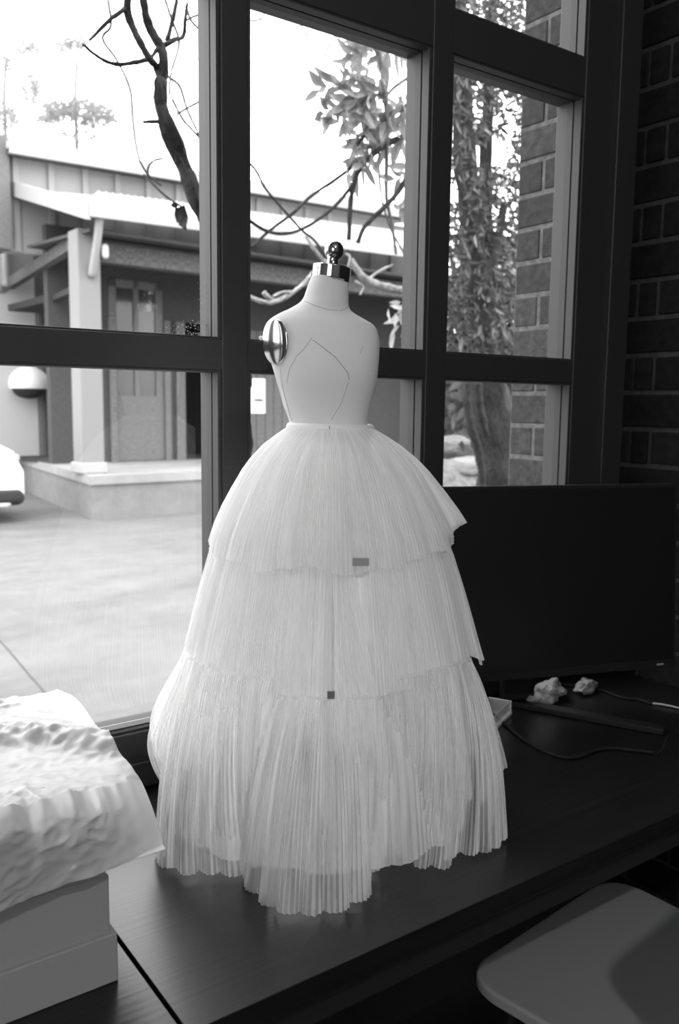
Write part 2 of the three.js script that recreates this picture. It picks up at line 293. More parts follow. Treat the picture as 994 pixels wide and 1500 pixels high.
  for (const [xp, w2, m] of [[243, 0.1, M.siding], [262, 0.16, M.siding], [163, 0.1, M.siding]]) { const x = B(xp, 500, zw).x; mesh('door_frame', bx(x - w2 / 2, x + w2 / 2, 0.516, 2.75, zw, zw + 0.06, 0.005), m, bl); }
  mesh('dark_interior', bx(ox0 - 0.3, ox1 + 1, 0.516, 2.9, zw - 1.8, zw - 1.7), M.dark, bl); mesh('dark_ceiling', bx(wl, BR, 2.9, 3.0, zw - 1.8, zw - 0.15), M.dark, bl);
  // left wing set back from the post
  const lw = (px, z) => B(px, 600, z).x;
  const zs = -4.4, xa = lw(-130, zs), xb = lw(56, zs);
  mesh('side_wall', bx(xa, xb, 0.516, 3.9, zs - 0.2, zs), M.sideWall, bl);
  mesh('side_wall_lower', bx(xa, xb, GROUND, 0.516, zs - 0.2, zs), M.concrete, bl);
  const za = -3.6, x0 = lw(57, zs), x1 = lw(125, za);
  mesh('side_panel_wall', bx(x0, x1, 0.516, 3.9, za - 0.9, za - 0.8), M.siding, bl);
  for (let i = 0; i < 5; i++) { const x = lerp(x0, x1, (i + 0.5) / 5); mesh('side_stile', bx(x - 0.04, x + 0.04, 0.516, 3.2, za - 0.8, za - 0.74, 0.004), M.siding, bl); if (i < 4) mesh('side_pane', bx(x + 0.06, x + (x1 - x0) / 5 - 0.06, 1.6, 2.6, za - 0.79, za - 0.77), M.pane, bl); }
  mesh('drain_pipe', tube([B(8, 290, zs + 0.1), B(9, 400, zs + 0.1), B(10, 418, zs + 0.12), B(3, 424, zs + 0.2), B(-4, 420, zs + 0.3)], 0.07, 10), M.trimPaint, bl);
  mesh('bent_pipe', tube([B(53, 310, -3.3), B(55, 340, -3.3), B(60, 355, -3.3), B(66, 352, -3.3)], 0.05, 10), M.trimPaint, bl);
  // clerestory and upper roof
  const cz = -2.6, c0 = B(-60, 400, cz).x, cy0 = 3.6, ct = B(12, 222, cz).y;
  mesh('clerestory_wall', bx(c0, BR + 0.2, cy0, ct, cz - 0.2, cz), M.wallPale, bl);
  for (let i = 0; i < 22; i++) { const x = c0 + 0.3 + i * 0.52; if (x < BR) mesh('batten', bx(x - 0.045, x + 0.045, cy0, ct, cz, cz + 0.05, 0.004), M.wallPale, bl); }
  const e0 = B(12, 205, -2.3), e1 = B(300, 255, -2.3), dir = e1.clone().sub(e0), eR = e0.clone().addScaledVector(dir, (BR + 0.4 - e0.x) / dir.x), eL = e0.clone();
  const up = V(0, 0.3, -4);
  mesh('upper_roof', slab(eL, eR, eR.clone().add(up), eL.clone().add(up), 0.1), M.roof, bl);
  mesh('upper_fascia', slab(eL.clone().add(V(0, 0.02, 0.06)), eR.clone().add(V(0, 0.02, 0.06)), eR.clone().add(V(0, 0.02, 0)), eL.clone().add(V(0, 0.02, 0)), 0.2), M.trimPaint, bl);
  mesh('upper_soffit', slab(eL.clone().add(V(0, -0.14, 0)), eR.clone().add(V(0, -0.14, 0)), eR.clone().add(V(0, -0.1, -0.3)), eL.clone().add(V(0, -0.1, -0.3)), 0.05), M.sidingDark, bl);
  const g0 = B(4, 210, -2.4); mesh('gable_end', bx(g0.x - 1.4, g0.x + 0.08, 3.6, g0.y + 0.12, -3.4, -2.4), M.siding, bl);
}
{ // signs and small things on the building front
  const s = onZ(376, 580, -12.2), sg = thing('notice_board', 'white notice board on the veranda wall just left of the dress form', 'sign', [s.x, s.y - 0.28, s.z]);
  mesh('board', bx(-0.14, 0.14, 0, 0.56, 0, 0.03, 0.005), M.whitePaint, sg); mesh('clip', bx(-0.06, 0.1, 0.2, 0.23, 0.03, 0.045, 0.004), M.dark, sg);
  const b = B(34, 565, -4.4).applyMatrix4(bl.matrixWorld);
  const pl = thing('wall_globe', 'round white globe over a dark bowl on the veranda side wall', 'lamp', [b.x, b.y - 0.18, b.z + 0.34]);
  const gl = [], bo = []; for (let i = 0; i <= 12; i++) { const a = -0.25 + i / 12 * (Math.PI / 2 + 0.25); gl.push(new THREE.Vector2(0.32 * Math.cos(a), 0.2 + 0.3 * Math.sin(a))); }
  for (let i = 0; i <= 10; i++) { const a = i / 10 * Math.PI / 2; bo.push(new THREE.Vector2(Math.max(0.001, 0.27 * Math.sin(a)), 0.13 - 0.17 * Math.cos(a))); }
  mesh('globe', new THREE.LatheGeometry(gl, 24), M.whitePaint, pl); mesh('bowl', new THREE.LatheGeometry(bo, 24), M.dark, pl); mesh('bracket', bx(-0.04, 0.04, 0.04, 0.12, -0.33, -0.1, 0.01), M.dark, pl);
}
{ // white car, only its nose comes into the picture
  const c = thing('car', 'white car whose rounded nose shows at the left edge of the yard', 'car', [2.93, GROUND, -11.6]);
  const s = new THREE.Shape(); [[-4.2, 0.3], [-4.25, 0.75], [-4.1, 1.05], [-3.3, 1.42], [-1.9, 1.45], [-1.1, 1.12], [-0.45, 1.0], [-0.12, 0.82], [-0.02, 0.6], [-0.02, 0.34], [-0.2, 0.22], [-4.0, 0.22]].forEach(([x, y], i) => (i ? s.lineTo(x, y) : s.moveTo(x, y)));
  const g = new THREE.ExtrudeGeometry(s, { depth: 1.4, bevelEnabled: true, bevelSize: 0.06, bevelThickness: 0.14, bevelSegments: 4 }); g.translate(0, 0.02, -0.7); mesh('body', g, M.carPaint, c);
  mesh('bumper', new RoundedBoxGeometry(0.5, 0.24, 1.72, 3, 0.1).translate(-0.22, 0.34, 0), M.rubber, c);
  for (const [x, z] of [[-0.75, 0.8], [-0.75, -0.8], [-3.4, 0.8], [-3.4, -0.8]]) mesh('wheel', [new THREE.CylinderGeometry(0.31, 0.31, 0.2, 28).rotateX(Math.PI / 2).translate(x, 0.31, z)], M.rubber, c);
  for (const z of [-0.6, 0.66]) mesh('headlight', new RoundedBoxGeometry(0.3, 0.1, 0.3, 2, 0.04).translate(-0.16, 0.8, z), M.plate, c);
  mesh('side_window', [bx(-3.2, -1.4, 1.08, 1.36, 0.83, 0.845)], M.pane, c);
}

// ---------------------------------------------------------------- trees, vines and stones outside
function leafGeo(l, w, bend = 0.2) {
  const g = new THREE.BufferGeometry(), p = [0, 0, 0, w * 0.5, -l * 0.3, 0.02 * l, 0, -l * 0.35, -0.06 * l, -w * 0.5, -l * 0.3, 0.02 * l, w * 0.42, -l * 0.62, bend * l * 0.4, 0, -l * 0.66, bend * l * 0.3, -w * 0.42, -l * 0.62, bend * l * 0.4, 0, -l, bend * l];
  g.setAttribute('position', new THREE.Float32BufferAttribute(p, 3)); g.setAttribute('uv', new THREE.Float32BufferAttribute(new Float32Array(16), 2)); g.setIndex([0, 2, 1, 0, 3, 2, 1, 2, 5, 1, 5, 4, 2, 3, 6, 2, 6, 5, 4, 5, 7, 5, 6, 7]); g.computeVertexNormals(); return g;
}
const inPoly = (x, y, P) => { let c = false; for (let i = 0, j = P.length - 1; i < P.length; j = i++) { if (P[i][1] > y !== P[j][1] > y && x < (P[j][0] - P[i][0]) * (y - P[i][1]) / (P[j][1] - P[i][1]) + P[i][0]) c = !c; } return c; };
function scatterPoly(P, n) { const xs = P.map((p) => p[0]), ys = P.map((p) => p[1]), o = []; while (o.length < n) { const x = rr(Math.min(...xs), Math.max(...xs)), y = rr(Math.min(...ys), Math.max(...ys)); if (inPoly(x, y, P)) o.push([x, y]); } return o; }
const pxTube = (list, z, w, sides = 7, wob = 0.25, dz = 0) => { const pts = list.map(([x, y], i) => onZ(x, y, z + dz * i / list.length + 0.03 * nz(i * 0.7, z))), k = pts[0].distanceTo(EYE) / F / 2; return tube(pts, w.map((v) => v * k), sides, list.length * 6, wob, list[0][0]); };

{ // the bare twisted vine outside the left pane
  const t = thing('bare_vine', 'bare twisted vine trunk with thin twigs rising outside the upper left pane', 'vine', onZ(302, 330, -3).setY(GROUND).toArray());
  const off = t.position.clone().negate(), z = -3, add = (name, g, m = M.bark) => mesh(name, g.translate(off.x, off.y, off.z), m, t);
  add('trunk', pxTube([[237, 118], [235, 133], [237, 150], [242, 172], [251, 200], [263, 232], [277, 266], [287, 300], [305, 333], [333, 362], [350, 420], [352, 600], [350, 900], [347, 1125]], z, [16, 21, 15, 21, 17, 22, 25, 29, 22, 22, 24, 26, 28, 32], 12, 0.9));
  add('stem', pxTube([[183, -40], [187, 0], [186, 16], [200, 52], [218, 84], [231, 102], [238, 128]], z, [8, 10, 10, 9, 9, 10, 12], 8, 0.4));
  add('stem', pxTube([[206, -40], [210, 0], [219, 40], [235, 68], [240, 90], [237, 122]], z, [10, 10, 11, 12, 12, 13], 8, 0.4));
  const tw = [[[217, 87], [195, 92], [168, 94], [142, 82], [121, 65]], [[184, 12], [160, 30], [140, 50], [131, 59]], [[239, 67], [255, 59], [268, 53], [271, 30], [274, 4]], [[245, 60], [255, 20], [262, -20]], [[233, 68], [222, 84]], [[239, 178], [225, 178], [209, 179]]];
  for (const q of tw) add('branch', pxTube(q, z, [7, 6, 5, 4.5, 3.5], 6, 0.4));
  const thin = [[[158, 0], [162, 40], [150, 55], [172, 90], [190, 130], [195, 180], [203, 230], [216, 255], [236, 272]], [[246, 112], [262, 125], [274, 160], [290, 195], [302, 222]], [[240, -5], [252, 30], [262, 60], [250, 110], [248, 140]], [[272, 8], [280, 30], [302, 52]], [[298, 18], [280, 26], [268, 32]], [[252, 145], [268, 175], [300, 215], [298, 262]], [[210, 255], [240, 285], [262, 300], [270, 304]], [[300, 145], [280, 155], [258, 168]], [[216, 262], [217, 245], [226, 235], [240, 232]]];
  for (const q of thin) add('twig', pxTube(q, z - 0.1, [3.6, 3.2, 3, 2.6], 5, 0.3), M.twig);
  for (const [x, y, a, l] of [[266, 302, 0.5, 34], [262, 312, -0.2, 30], [270, 300, 0.3, 44], [268, 318, 0.6, 20], [262, 299, 1.2, 20]]) {
    const g = leafGeo(l * 0.0024, l * 0.0011, 0.5); g.rotateZ(-a); const p = onZ(x, y, z); g.translate(p.x, p.y, p.z); add('dry_leaf', g, M.bark);
  }
}
const sprays = [];
{ // the leafy tree in front of the brick pier
  const t = thing('leafy_tree', 'leafy tree with vines round its trunk beside the brick pier', 'tree', onZ(728, 715, -5.2).setY(GROUND).toArray());
  const off = t.position.clone().negate(), z = -5.2, add = (name, g, m = M.bark) => mesh(name, g.translate(off.x, off.y, off.z), m, t);
  add('trunk', pxTube([[738, 1000], [731, 760], [726, 705], [722, 640], [716, 580], [708, 520], [703, 450], [694, 380], [688, 300], [682, 200], [676, 90], [672, -40]], z, [64, 58, 54, 58, 52, 46, 40, 32, 26, 22, 18, 14], 16, 0.45));
  add('trunk', pxTube([[735, 760], [738, 640], [732, 560], [722, 470], [716, 400], [710, 300], [712, 200], [718, 60], [722, -40]], z - 0.2, [40, 40, 36, 30, 24, 18, 16, 12, 8], 12, 0.4));
  for (const q of [[[685, 560], [684, 590], [690, 630], [700, 660], [708, 720]], [[700, 560], [703, 600], [712, 640]], [[664, 90], [668, 180], [672, 260], [690, 330]], [[738, 300], [722, 380], [700, 430]]]) add('vine_stem', pxTube(q, z + 0.2, [12, 11, 12, 9], 8, 0.4));
  for (const [x, y, l] of [[676, 655, 26], [683, 632, 22]]) { const g = leafGeo(l * 0.004, l * 0.0024, 0.4), p = onZ(x, y - 10, z + 0.3); g.rotateZ(rr(-0.8, 0.3)); g.translate(p.x, p.y, p.z); add('dry_leaf', g); }
  const br = [[[640, 130], [602, 152], [562, 174], [540, 192], [522, 212]], [[640, 170], [598, 196], [565, 212], [547, 225], [530, 242], [520, 262], [513, 300], [511, 351]], [[640, 235], [600, 257], [582, 282], [562, 304], [543, 322], [533, 333], [524, 355]], [[524, 238], [490, 264], [457, 286], [425, 315], [392, 340], [368, 362]], [[518, 268], [496, 296], [475, 315], [447, 333], [420, 342], [390, 338], [350, 312]], [[350, 228], [372, 246], [388, 275], [414, 306], [442, 337], [460, 352], [480, 380]], [[552, 70], [560, 110], [566, 160], [567, 196], [566, 240], [566, 290], [574, 330], [580, 373]], [[543, 60], [556, 90], [562, 140], [566, 175]], [[455, 60], [440, 35], [470, 40], [475, 30]], [[500, 38], [480, 70], [472, 100]], [[387, 10], [385, 25], [375, 30], [355, 28]], [[555, 220], [556, 270], [570, 330], [592, 372]], [[640, 90], [604, 110], [575, 130], [560, 150]]];
  const bw = [[9, 8, 6, 5, 4], [9, 8, 7, 6, 5], [8, 7, 6, 5], [5, 4, 4, 3], [5, 4, 4, 4], [3, 3, 3, 3], [6, 6, 5, 3], [4, 4, 3], [2, 2, 2], [2, 2, 1.5], [2, 2, 2], [3, 2.5, 2], [5, 4, 3]];
  br.forEach((q, i) => add('branch', pxTube(q, z + 1.2, bw[i].map((w) => w * 0.95 + 0.8), 7, 0.25), i < 6 ? M.bark : M.twig));
  const shapes = [leafGeo(0.13, 0.036, 0.25), leafGeo(0.16, 0.04, 0.3), leafGeo(0.11, 0.036, 0.1)];
  const put = (px, py, zz, ang, k, m) => { const g = new THREE.Mesh(shapes[Math.floor(rnd() * 3)], m); g.name = 'leaf'; const p = onZ(px, py, zz).add(off); g.position.copy(p); g.rotation.set(rr(-0.4, 0.4), rr(-0.6, 0.6), ang); g.scale.setScalar(k); g.castShadow = true; t.add(g); return g; };
  // sprays of leaves hanging into the middle pane: [tip of the stalk, end, how many pairs]
  const stalks = [[[545, 100], [462, 126], 8], [[552, 110], [470, 165], 9], [[556, 118], [496, 178], 8], [[560, 80], [512, 75], 6], [[562, 70], [520, 52], 5], [[565, 130], [515, 140], 7], [[570, 150], [540, 190], 7], [[545, 120], [515, 205], 7], [[565, 55], [560, 110], 6], [[575, 60], [600, 90], 5], [[598, 150], [555, 178], 6], [[575, 165], [520, 210], 7], [[545, 205], [508, 250], 5], [[548, 210], [530, 240], 5], [[598, 190], [560, 215], 5], [[602, 240], [578, 260], 4], [[602, 285], [585, 300], 4], [[555, 125], [530, 165], 6], [[590, 130], [585, 190], 5], [[540, 60], [505, 95], 5]];
  for (const [a, b, n] of stalks) {
    const ang = Math.atan2(b[0] - a[0], b[1] - a[1]);
    for (let i = 0; i < n; i++) for (const s of [-1, 1]) { const q = (i + 0.4) / n, x = lerp(a[0], b[0], q) + rr(-2, 2), y = lerp(a[1], b[1], q) + 6 * Math.sin(q * 2) + rr(-2, 2); put(x, y, z + 1.2 + rr(-0.15, 0.15), ang + s * rr(0.3, 0.8), rr(0.85, 1.3), M.leaf[Math.floor(rnd() * 3)]); }
  }
  // pale leaves low in the middle pane
  for (let i = 0; i < 16; i++) put(rr(562, 606), 440 + rr(0, 46), z + 1, rr(-2, 0.5), rr(0.7, 1), M.paleLeaf);
  // crown behind the right-hand panes, near ones as leaves, the rest as foliage
  const P = [[652, -20], [776, -20], [776, 330], [770, 420], [745, 480], [752, 520], [700, 540], [645, 520], [648, 300]];
  const gaps = [[720, 228, 26, 22], [658, 205, 10, 22], [665, 288, 12, 14], [714, 120, 7, 9], [722, 180, 10, 9], [745, 190, 8, 18], [750, 128, 5, 8], [736, 310, 6, 6], [700, 385, 10, 9], [708, 150, 5, 8], [690, 140, 4, 8], [725, 170, 6, 6], [720, 320, 6, 8], [660, 175, 6, 10], [748, 160, 5, 10], [695, 165, 5, 5]];
  const ok = ([x, y]) => !gaps.some(([gx, gy, a, b]) => ((x - gx) / (a + 1)) ** 2 + ((y - gy + 2) / (b + 2)) ** 2 < 1);
  let n = 0; for (const q of scatterPoly(P, 340)) if (ok(q) && n++ < 120) put(q[0], q[1], z + rr(0.2, 0.8), rr(-1.2, 1.2), rr(0.55, 0.85), rnd() < 0.3 ? M.leaf[n % 3] : M.shadedLeaf[n % 3]);
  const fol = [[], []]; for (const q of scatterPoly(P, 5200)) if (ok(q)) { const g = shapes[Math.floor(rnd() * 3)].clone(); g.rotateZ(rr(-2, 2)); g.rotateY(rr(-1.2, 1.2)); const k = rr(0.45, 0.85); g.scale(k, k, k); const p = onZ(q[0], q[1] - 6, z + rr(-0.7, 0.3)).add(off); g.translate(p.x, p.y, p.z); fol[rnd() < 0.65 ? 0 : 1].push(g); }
  fol.forEach((f, i) => { mesh('foliage', f, M.shadedLeaf[i], t).userData.kind = 'stuff'; });
}
{ // bare branches before the dark veranda, their brightness put into the bark grey
  const one = (label, parts, z) => { const t = thing('lit_branch', label, 'branch', onZ(parts[0][0][0][0], parts[0][0][0][1], z).toArray()); const o = t.position; parts.forEach(([q, w], i) => mesh(i ? 'twig' : 'limb', pxTube(q, z, w, 8, 0.3).translate(-o.x, -o.y, -o.z), M.litBark, t)); };
  one('bare branch with light painted into its bark, sweeping up from the left behind the form neck', [[[[358, 430], [372, 438], [390, 443], [402, 442], [420, 434], [440, 420], [462, 396], [480, 380]], [6, 7, 7, 6, 6, 5]], [[[402, 441], [391, 434], [386, 428]], [6, 7, 7]], [[[400, 434], [415, 428], [432, 428]], [4, 4, 4]], [[[448, 345], [460, 365], [474, 382]], [5, 5, 5]]], -5.6);
  one('thick branch with light painted into its bark on the right behind the form neck', [[[[514, 380], [522, 394], [532, 406], [548, 415], [566, 421], [600, 428], [640, 440]], [8, 11, 12, 12, 11, 12]], [[[506, 372], [512, 376], [510, 392]], [4, 4, 4]], [[[540, 408], [560, 395], [575, 388]], [4, 4, 3]], [[[520, 412], [532, 420], [527, 432]], [4, 3, 3]]], -5.4);
}
{ // far pines, thin against the sky
  const far = (label, x, y, pads, z) => {
    const base = onZ(x, y, z).setY(GROUND), t = thing('far_pine', label, 'tree', base.toArray()), o = base.clone().negate();
    mesh('trunk', pxTube([[x + 4, y + 120], [x + 2, y], [x, y - 60], [x + 3, y - 110]], z, [8, 7, 5, 4], 6, 0.2).translate(o.x, o.y, o.z), M.hazeTint, t);
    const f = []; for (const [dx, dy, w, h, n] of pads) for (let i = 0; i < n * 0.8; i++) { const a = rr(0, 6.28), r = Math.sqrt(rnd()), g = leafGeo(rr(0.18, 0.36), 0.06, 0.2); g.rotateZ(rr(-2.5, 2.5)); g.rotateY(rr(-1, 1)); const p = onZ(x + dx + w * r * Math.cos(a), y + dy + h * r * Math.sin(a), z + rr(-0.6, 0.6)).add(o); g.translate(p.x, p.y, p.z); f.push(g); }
    mesh('foliage', f, M.hazeTint, t).userData.kind = 'stuff';
  };
  far('thin pine with haze put into its grey above the far roof left of the vine', 110, 200, [[0, -42, 46, 12, 420], [-40, -30, 22, 8, 120], [30, -25, 24, 9, 120], [-65, -70, 12, 22, 110], [-8, -138, 26, 8, 130], [-72, -130, 18, 10, 70], [50, -30, 14, 7, 60], [10, -5, 30, 10, 80]], -26);
  far('thin tree with haze put into its grey at the left edge above the far roof', 6, 200, [[0, -35, 20, 12, 120], [-10, -110, 22, 16, 80], [10, -20, 18, 8, 60]], -30);
}
{ // bank of stones and shrubs at the foot of the tree
  const stones = [[665, 655, 34, 'long pale stone on the bank left of the trunk'], [690, 690, 24, 'small pale stone low by the trunk'], [662, 690, 26, 'pale stone at the lower left corner of the right pane'], [678, 705, 20, 'smallest stone at the foot of the bank']];
  const bank = thing('earth_bank', 'pale mottled earth bank behind the tree trunk in the lower right pane', 'bank', [7.35, GROUND, -7.9]);
  mesh('mound', sheet((u, v) => { const x = (u - 0.5) * 2.6, z = (v - 0.5) * 3, h = 0.95 * Math.exp(-((x / 0.95) ** 4) - (z / 0.9) ** 2) + 0.07 * fbm(x * 1.5, z * 1.5, 4); return [x, Math.max(-0.02, h - 0.12), z]; }, 60, 40), M.rock, bank);
  for (const [x, y, w, label] of stones) {
    const g = new THREE.IcosahedronGeometry(1, 3), p = g.attributes.position; for (let i = 0; i < p.count; i++) { const v = V(p.getX(i), p.getY(i), p.getZ(i)), k = 1 + 0.3 * nz(v.x * 1.4 + x, v.y * 1.4, v.z * 1.4); p.setXYZ(i, v.x * k, v.y * k * 0.5, v.z * k * 0.7); } g.computeVertexNormals();
    const q = onZ(x, y, -7.2 - stones.findIndex((o) => o[0] === x) * 0.4), s = w * q.distanceTo(EYE) / F; const m = mesh('stone', g, M.rock, null); m.scale.setScalar(s); m.position.copy(q); tag(m, label, 'stone', 'stones on the bank');
  }
  for (const [x, w, h, k, label] of [[13.0, 1.5, 5.0, 0, 'mottled bush behind the trunk in the right panes'], [16.4, 1.6, 5.6, 1.2, 'taller bush further right behind the trunk']]) {
    const b = thing('bush', label, 'bush', [x, GROUND, -12.4 - k]); const f = [[], []];
    for (let i = 0; i < 2600; i++) { const a = rr(0, 6.28), c = rr(-0.35, 1), r = Math.sqrt(1 - Math.min(1, c * c)) * rr(0.7, 1), g = leafGeo(rr(0.2, 0.4), 0.16, 0.2); g.rotateZ(rr(-2, 2)); g.rotateY(rr(-1.5, 1.5)); g.translate(Math.cos(a) * r * w, h * (0.35 + 0.6 * c), Math.sin(a) * r * w * 0.8); f[i & 1].push(g); }
    mesh('foliage', f[0], M.leaf[1], b).userData.kind = 'stuff'; mesh('foliage', f[1], M.leaf[0], b).userData.kind = 'stuff'; mesh('stem', tube([V(0, 0, 0), V(0.05, h * 0.5, 0), V(0, h * 0.8, 0)], [0.08, 0.05, 0.02]), M.bark, b);
  }
}

// ---------------------------------------------------------------- desks
function desk(label, x0, x1) {
  const d = thing('desk', label, 'desk', [(x0 + x1) / 2, 0, (-0.785 + ZF) / 2]), w = (x1 - x0) / 2, h = 0.3;
  mesh('top', bx(-w, w, TABLE - 0.03, TABLE, -h, h, 0.0015), M.desk, d);
  for (const [a, b] of [[-1, -1], [1, -1], [-1, 1], [1, 1]]) mesh('leg', bx(a * (w - 0.03) - 0.02, a * (w - 0.03) + 0.02, 0, TABLE - 0.03, b * (h - 0.04) - 0.02, b * (h - 0.04) + 0.02, 0.003), M.deskBase, d);
  mesh('apron', [bx(-w + 0.05, w - 0.05, TABLE - 0.09, TABLE - 0.03, h - 0.05, h - 0.03), bx(-w + 0.05, w - 0.05, TABLE - 0.09, TABLE - 0.03, -h + 0.03, -h + 0.05)], M.deskBase, d);
}
desk('dark wood desk against the window with the dress form standing on it', 0.3705, 1.87);
desk('dark wood desk on the left, beyond the seam, with the white box on it', -1.2, 0.3665);

// ---------------------------------------------------------------- the dress form
const AX = V(0.764, 0, -1.096), RIGHT = V(1.096, 0, 0.764).normalize(), TOCAM = V(-0.764, 0, 1.096).normalize();
const sil = (px, py) => { const d = ray(px, py), t = AX.clone().sub(EYE).dot(TOCAM) / d.dot(TOCAM), p = EYE.clone().addScaledVector(d, t); return { y: p.y, s: p.clone().sub(AX).dot(RIGHT) }; };
const loc = (s, y, c) => [RIGHT.x * s + TOCAM.x * c, y, RIGHT.z * s + TOCAM.z * c];   // around the form's axis: right in the picture, up, towards the camera
const form = thing('dress_form', 'half-size linen dress form with a chrome neck cap and ball, wearing the tulle skirt', 'mannequin', [AX.x, TABLE, AX.z]);
{
  const O = TABLE;
  const rings = [[830, 396, 560, 0.07], [760, 400, 556, 0.073], [700, 408, 550, 0.066], [655, 420, 543, 0.055], [622, 424, 538, 0.05], [597, 416, 542, 0.052], [578, 411, 547, 0.056], [562, 406, 551, 0.06], [546, 401, 553, 0.062], [530, 396, 554.5, 0.061], [515, 391, 555.5, 0.058], [500, 388, 555.5, 0.055], [490, 386.5, 554, 0.0525], [482, 387, 551.5, 0.05], [475, 390, 546.5, 0.0475], [469, 395, 537, 0.0445], [464, 402, 528, 0.041], [459, 411, 519.5, 0.038], [454, 422, 513.5, 0.0355], [449, 431, 511, 0.0335], [444, 438.5, 510.3, 0.032], [437, 444, 510.2, 0.0305], [428, 447.5, 510.4, 0.03], [416, 451.5, 510.8, 0.0295], [405, 456, 511.2, 0.0293], [400, 457, 511.4, 0.0293]]
    .map(([py, l, r, b]) => { const A = sil(l, py), Z = sil(r, py); return [(A.y + Z.y) / 2 - O, (A.s + Z.s) / 2, (Z.s - A.s) / 2, b]; });
  const c = new THREE.CatmullRomCurve3(rings.map((r) => V(r[0], r[1], r[2])), false, 'centripetal'), cb = new THREE.CatmullRomCurve3(rings.map((r) => V(r[0], r[3], 0)), false, 'centripetal');
  const at = (u, v) => { const q = c.getPoint(v), d = cb.getPoint(v).y, a = u * Math.PI * 2; return loc(q.y + q.z * Math.cos(a), q.x, d * Math.sin(a)); };
  const torso = mesh('torso', sheet((u, v) => at(u, v), 96, 150, true), M.linen, form);
  const bot = at(0, 0)[1]; mesh('hem_plate', new THREE.CylinderGeometry(0.078, 0.078, 0.008, 40).translate(0, bot, 0), M.band, form);
  mesh('pole', new THREE.CylinderGeometry(0.011, 0.011, bot - 0.012, 16).translate(0, (bot + 0.012) / 2, 0), M.whitePaint, form);
  mesh('base', new THREE.LatheGeometry([[0.001, 0], [0.088, 0], [0.09, 0.006], [0.08, 0.012], [0.02, 0.016], [0.001, 0.016]].map(([x, y]) => new THREE.Vector2(x, y)), 40), M.black, form);
  // neck cap and ball, leaning a little to the right
  const cap = new THREE.Group(); const nc = sil(484, 408); cap.name = 'neck_cap'; cap.userData.label = 'chrome neck cap with a ball knob';
  cap.position.set(...loc(nc.s, nc.y - O, 0)); cap.quaternion.setFromAxisAngle(TOCAM, -0.11); form.add(cap);
  mesh('rim', new THREE.LatheGeometry([[0.001, -0.004], [0.0292, -0.004], [0.0296, 0], [0.0296, 0.0165], [0.0288, 0.0178], [0.001, 0.0182]].map(([x, y]) => new THREE.Vector2(x, y)), 64), M.chrome, cap);
  mesh('stem', new THREE.LatheGeometry([[0.011, 0.018], [0.011, 0.02], [0.0088, 0.0225], [0.0085, 0.029], [0.0095, 0.0305], [0.006, 0.033]].map(([x, y]) => new THREE.Vector2(x, y)), 32), M.chrome, cap);
  mesh('ball', new THREE.SphereGeometry(0.015, 40, 28).translate(0, 0.0415, 0), M.chrome, cap);
  // armhole plate
  const pc = sil(404.5, 503), nrm = RIGHT.clone().multiplyScalar(-0.66).addScaledVector(TOCAM, 0.75).add(V(0, -0.02, 0)).normalize();
  const dome = []; for (let i = 0; i <= 8; i++) dome.push(new THREE.Vector2(Math.max(0.0005, Math.sin(i / 8 * Math.PI / 2)), 0.2 * Math.cos(i / 8 * Math.PI / 2)));
  dome.unshift(); const pg = new THREE.LatheGeometry([...dome, new THREE.Vector2(1, -0.08)].reverse(), 48); pg.scale(0.026, 0.02, 0.0345);
  const up = V(0, 1, 0).addScaledVector(RIGHT, -0.16).addScaledVector(nrm, 0); up.addScaledVector(nrm, -up.dot(nrm)).normalize();
  pg.applyMatrix4(new THREE.Matrix4().makeBasis(up.clone().cross(nrm).negate(), nrm, up)); const pp = loc(pc.s, pc.y - O, 0.0325); pg.translate(...pp);
  mesh('armhole_plate', pg, M.chrome, form).userData.label = 'chrome oval armhole plate';
  const kn = sil(382, 496); mesh('screw_knob', new THREE.SphereGeometry(0.0035, 16, 12).translate(...loc(kn.s + 0.001, kn.y - O, 0.01)), M.band, form);
  // pencil lines and piping found on the cloth by a ray from where they are seen
  form.updateMatrixWorld(true); const rc = new THREE.Raycaster(); 
  const hit = (px, py) => { rc.set(EYE, ray(px, py).normalize()); const h = rc.intersectObject(torso)[0]; return h ? h.point.sub(form.position) : null; };
  const line = (name, pts, r, m) => { const dense = []; for (let i = 0; i + 1 < pts.length; i++) for (let k = 0; k < 10; k++) dense.push([lerp(pts[i][0], pts[i + 1][0], k / 10), lerp(pts[i][1], pts[i + 1][1], k / 10)]); dense.push(pts.at(-1)); const q = dense.map(([x, y]) => hit(x, y)).filter(Boolean); if (q.length > 3) mesh(name, tube(q, r, 5, q.length * 2), m, form); };
  line('pencil_line', [[433, 523], [446, 510], [457, 494]], 0.00042, M.pencil);
  line('pencil_line', [[458, 498], [474, 510], [492, 524], [509, 546], [511, 556]], 0.0006, M.pencil);
  line('pencil_line', [[420, 560], [424, 540], [433, 524]], 0.00036, M.pencil);
  line('pencil_line', [[510, 560], [500, 590], [485, 615]], 0.00036, M.pencil);
  line('pencil_line', [[527, 518], [532, 506]], 0.00036, M.pencil);
  line('neck_seam', [[446, 441], [460, 447], [480, 454], [500, 455], [509, 450]], 0.00042, M.pencil);
  line('side_piping', [[410, 541], [413, 565], [420, 592], [427, 616]], 0.0016, M.linen);
  line('side_piping', [[405, 556], [411, 582], [421, 608]], 0.001, M.linen);
}

